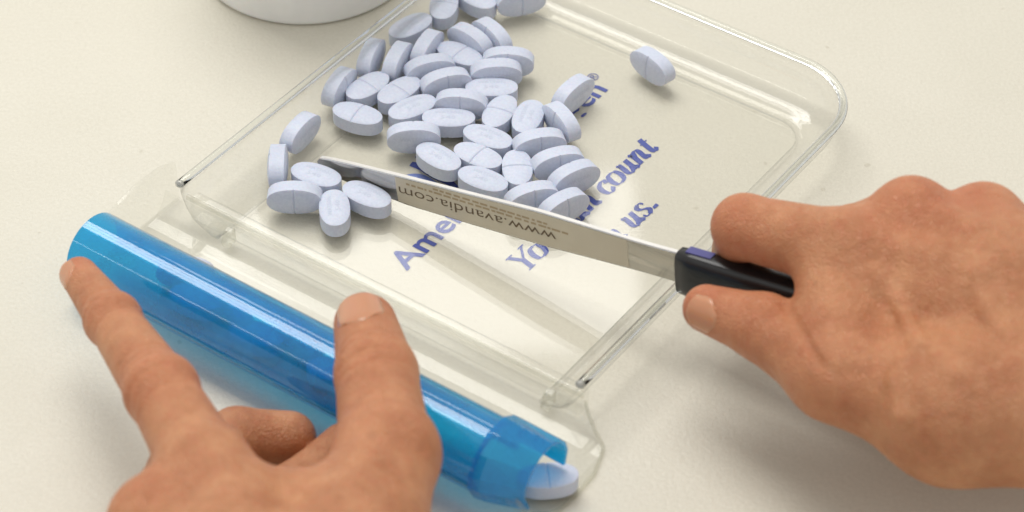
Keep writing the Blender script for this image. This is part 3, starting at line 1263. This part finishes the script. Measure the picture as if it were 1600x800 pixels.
VIEW = np.array([0, -.74, .67])
ta = tt - tip_ip
for k in (-.16, 0.0, .17):
    HR.crease(across(HR, tip_ip + ta * (k * .8), ta, VIEW, .66, .05), .09, .05)
for k in (-.1, .08):
    HR.crease(across(HR, I1 * .9 + I0 * .1 + (I0 - I1) * k, I0 - I1, (0, -.3, 1), .45, .04), .04, .05)
HR.crease([HR.drop(np.array(at(x, y, 6.8)), -VIEW) for x, y in ((1245, 478), (1262, 508), (1280, 540), (1302, 575))], .16, .10)
HR.crease([HR.drop(np.array(at(x, y, 6.8)), -VIEW) for x, y in ((1302, 575), (1330, 590), (1370, 590))], .05, .16)
for q in range(16):
    px_, py_ = rng.uniform(1330, 1590), rng.uniform(400, 700)
    p = at(px_, py_, 6.5)
    aa = rng.uniform(-.9, .5)
    dirv = np.array([math.cos(aa), math.sin(aa), 0])
    nn = np.array([-dirv[1], dirv[0], 0])
    pp = [HR.drop(p + dirv * rng.uniform(.5, 1.0) * t + nn * .08 * math.sin(3 * t + q) + (0, 0, 3), np.array([0, .3, -.95])) for t in (-1, -.3, .3, 1)]
    HR.crease(pp, .022, .07)
hr = finish_hand(HR, 'hand', 'right hand with bare tanned skin gripping the black spatula handle', M['skin_l'],
                 [(M0, 1.5, .6), (R0, 1.5, .5), (I1, 1.3, .5), (tip_ip, 1.2, .4), (tt, 1.0, .7), (tm, 1.4, .4)])
nail(HR, hr, tt - ta / np.linalg.norm(ta) * .55, ta, (-.15, -.85, .42), 1.1, .92, .55)

# ---- left-hand side of the picture: hand clasping the trough and its cover
I0, I1, I2, I3 = R(322, 735, 5.0), R(252, 612, 4.7), R(176, 500, 3.9), R(124, 430, 3.15)
T0, T1, T2, T3 = R(560, 860, 4.6), R(604, 712, 4.5), R(588, 585, 4.2), R(571, 508, 3.6)
M0, W0, F0 = R(248, 818, 4.6), R(440, 1010, 5.2), R(480, 1350, 5.4)
P0 = R(200, 905, 3.6)
prims = [
    bone(F0, W0, 2.7, 2.4, .6, ((0, -.3, .95), .75)),
    bone(W0, I0, 1.8, 1.15, .9), bone(W0, M0, 1.7, 1.1, .9), bone(W0, P0, 1.6, 1.0, .9), bone(W0, T0, 1.9, 1.6, .9),
    bone(T0, T1, 1.6, 1.28, .7),
    bone(R(350, 812, 4.4), R(560, 815, 4.2), 1.3, 1.3, .6),
    bone(R(380, 795, 3.6), R(520, 795, 3.6), .7, .7, .5),
]
prims += chain([I0, I1, I2, I3], [1.05, .90, .70, .52], .22, .4)
prims += chain([T1, T2, T3], [1.2, 1.06, .86], .25, .5)
prims += chain([M0, R(285, 740, 1.8), R(370, 684, .76), R(452, 684, .72)], [1.05, .92, .82, .74], .22, .5)
prims += chain([P0, R(390, 810, 1.2), R(490, 745, .80), R(538, 700, .76)], [1.0, .85, .74, .70], .1, .5)
prims += [bone(T1 + (0, 0, .1), T1 + (.05, 0, .1), 1.22, 1.22, .3), bone(I1 + (0, 0, .08), I1 + (.02, 0, .08), .95, .95, .2), bone(I2, I2 + (.02, 0, .0), .755, .755, .2),
          bone(M0 + (-.1, 0, .1), M0 + (0, 0, .1), 1.08, 1.08, .3)]
prims.append(bone(I0 + (0, 0, .7), W0 + (0, 0, 1.6), .30, .25, .6))
prims.append(bone(T1 + (-.1, 0, .9), T0 + (-.5, -1, 1.3), .28, .25, .6))
HL = Hand(prims)
ta = T3 - T2
for k, dp in ((-.30, .06), (-.14, .10), (.03, .11), (.2, .07)):
    HL.crease(across(HL, T2 + ta * k, ta, VIEW, .85, .10 if k > 0 else -.06), dp, .05)
ia = I3 - I2
for k, dp in ((-.25, .06), (0, .085), (.2, .06)):
    HL.crease(across(HL, I2 + ia * k, ia, VIEW, .6, .04), dp, .055)
ib = I2 - I1
for k, dp in ((-.25, .06), (-.08, .09), (.08, .09), (.25, .05)):
    HL.crease(across(HL, I1 + ib * k, ib, VIEW, .8, .05), dp, .06)
for q in range(14):
    p = at(rng.uniform(250, 660), rng.uniform(640, 800), 6.5)
    aa = rng.uniform(.2, 2.2)
    dirv = np.array([math.cos(aa), math.sin(aa), 0])
    nn = np.array([-dirv[1], dirv[0], 0])
    pp = [HL.drop(p + dirv * rng.uniform(.4, .9) * t + nn * .08 * math.sin(3 * t + q) + (0, 0, 3), np.array([0, .3, -.95])) for t in (-1, -.3, .3, 1)]
    HL.crease(pp, .022, .07)
hl = finish_hand(HL, 'hand', 'left hand with bare tanned skin, thumb and index finger over the blue trough cover', M['skin_l'],
                 [(I1, 1.3, .5), (I2, 1.0, .4), (I3, .9, .8), (T2, 1.3, .4), (T3, 1.1, .8), (T1, 1.5, .4), (M0, 1.5, .4)])
nail(HL, hl, T3 - ta / np.linalg.norm(ta) * 1.05, ta, (-.05, -.62, .78), 1.55, 1.22, 1.05, .045)
nail(HL, hl, I3 - ia / np.linalg.norm(ia) * .55, ia, (-.80, -.35, .5), 1.05, .80, .55, .035)
